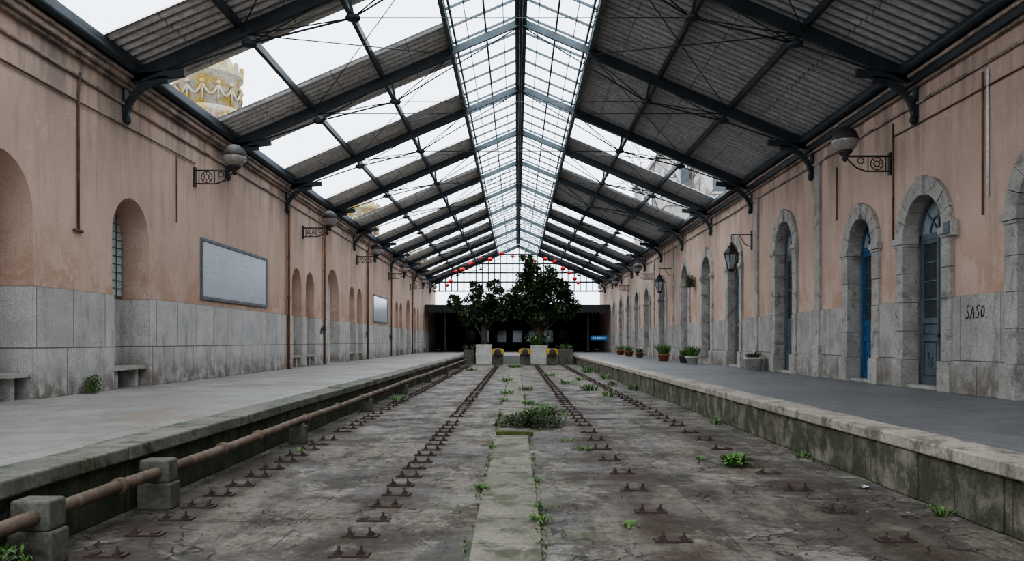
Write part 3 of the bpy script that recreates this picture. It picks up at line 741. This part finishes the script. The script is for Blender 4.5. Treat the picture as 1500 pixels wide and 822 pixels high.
# graffiti
b=MB(); gx=XR-.056
def gl(st,o,h=.25,sc=1.0):
    pts=[]
    for i in range(len(st)-1):
        for k_ in range(4):
            u=k_/4; pts.append((st[i][0]*(1-u)+st[i+1][0]*u, st[i][1]*(1-u)+st[i+1][1]*u))
    pts.append(st[-1])
    for _ in range(2): pts=[pts[0]]+[((pts[i-1][0]+pts[i][0]*2+pts[i+1][0])/4,(pts[i-1][1]+pts[i][1]*2+pts[i+1][1])/4) for i in range(1,len(pts)-1)]+[pts[-1]]
    b.tube([(gx,15.42-(o*.165+(u+w*.25)*.13),CZ+.42+w*h*sc) for u,w in pts],.008,'paint',5)
gl([(1,.9),(.5,1.05),(.1,.8),(.5,.5),(.9,.25),(.4,-.05),(0,.15)],0)
gl([(0,0),(.5,1.1),(.9,0)],1); gl([(.1,.35),(.9,.45)],1)
gl([(1,.9),(.4,1),(.1,.75),(.9,.35),(.5,0),(0,.1)],2)
gl([(.5,1),(.05,.6),(.3,0),(.85,.3),(.8,.85),(.5,1)],3,sc=.9); gl([(.1,0),(.2,.05)],4.1)
b.obj('graffiti_tag')
# smaller scribbles on the left dado
b=MB(); gx=XL+.056
for (yy,zz,n) in ((34.6,CZ+.3,5),(45,CZ+.2,4),(53.4,CZ+.1,5)):
    for k_ in range(n):
        y0_=yy+.22*k_; b.tube([(gx,y0_,zz),(gx,y0_+U(.02,.1),zz+U(.25,.4)),(gx,y0_+U(.1,.2),zz+U(0,.2)),(gx,y0_+.2,zz+U(.1,.35))],.013,'paint',5)
b.obj('graffiti_tag')

# ------------------------------------------------------------------ outside
def turret(x,y):
    b=MB(); c=(x,y,0)
    b.lathe(c,[(1.45,-.1),(1.45,13.2),(1.55,13.4),(1.9,13.9),(1.9,14.2)],'turret',28)
    for j in range(18):
        t=2*math.pi*j/18; b.lathe((x+1.75*math.cos(t),y+1.75*math.sin(t),13.2),[(.03,0),(.13,.25),(.15,.7),(.1,.72)],'turr2' if j%2 else 'turret',6)
    b.lathe(c,[(1.75,14.2),(1.72,15.9),(1.9,16.0),(1.9,16.3),(1.5,16.6),(1.1,17.4),(.5,18.1),(.08,18.6),(.05,19.4)],'turret',28)
    for j in range(14):
        t=2*math.pi*j/14
        pts=[]
        for k_ in range(9):
            u=t+2*math.pi/14*k_/8; pts.append((x+1.79*math.cos(u),y+1.79*math.sin(u),15.3-.55*math.sin(math.pi*k_/8)))
        b.tube(pts,.07,'turret',6)
        b.sphere((x+1.78*math.cos(t),y+1.78*math.sin(t),15.4),.14,'turret',8); b.tube([(x+1.78*math.cos(t),y+1.78*math.sin(t),15.4),(x+1.78*math.cos(t),y+1.78*math.sin(t),14.3)],.05,'turret',6)
        b.box(x+1.8*math.cos(t+.2)-.1,x+1.8*math.cos(t+.2)+.1,y+1.8*math.sin(t+.2)-.1,y+1.8*math.sin(t+.2)+.1,16.3,16.7,'turret')
    b.obj('ornate_turret')
for y in (45,90,139): turret(-17,y)
b=MB(); b.box(-26,-19.4,35,160,-.1,9,'bld'); b.box(-26.2,-19.2,34.8,160.2,9,9.4,'bld'); b.obj('station_hall_building')
b=MB(); b.box(10.6,16.2,58,74,-.1,CZ+13.6,'bld'); b.box(10.4,16.4,57.8,74.2,CZ+13.6,CZ+13.95,'bld'); b.box(10.5,16.3,57.9,74.1,CZ+9.6,CZ+9.8,'bld')
for zz in (6.5,12.2):
    for xx in (11.6,13.9): b.box(xx,xx+.9,57.93,58.01,zz,zz+1.6,'dglass'); b.box(xx-.12,xx+1.02,57.9,58.0,zz-.15,zz,'stone')
    for yy in (60,64,68): b.box(10.53,10.61,yy,yy+.9,zz,zz+1.6,'dglass')
b.obj('neighbour_building')
b=MB()
def br(p,d,l,r,n):
    q=p+d*l; b.tube([p,(p+q)/2+rv()*l*.06,q],r,'bark',5,radii=[r,r*.8,r*.6])
    if n:
        for i in range(3): br(q,(d+rv()*.75).normalized(),l*U(.6,.8),r*.55,n-1)
br(Vector((11.2,50,-.12)),Vector((0,0,1)),5.6,.2,5); b.obj('bare_tree')

# ------------------------------------------------------------------ light, world, camera
w=bpy.data.worlds.new('World'); bpy.context.scene.world=w; w.use_nodes=True
bg=w.node_tree.nodes['Background']; bg.inputs[0].default_value=(.80,.89,1,1); bg.inputs[1].default_value=2.5
sun=bpy.data.lights.new('overcast_sun','SUN'); sun.energy=1.2; sun.angle=math.radians(80); sun.color=(1,.97,.93)
so=bpy.data.objects.new('overcast_sun',sun); so.rotation_euler=(math.radians(18),math.radians(-12),0); bpy.context.scene.collection.objects.link(so)
cam=bpy.data.cameras.new('camera'); cam.sensor_width=36; cam.lens=28.8; cam.shift_x=-7/1500; cam.shift_y=89/1500; cam.clip_end=1000
co=bpy.data.objects.new('camera',cam); co.location=(0,0,CZ); co.rotation_euler=(math.pi/2,0,0); bpy.context.scene.collection.objects.link(co)
bpy.context.scene.camera=co
sc=bpy.context.scene
sc.view_settings.view_transform='AgX'
sc.view_settings.look='AgX - Medium High Contrast'
sc.view_settings.exposure=0.5
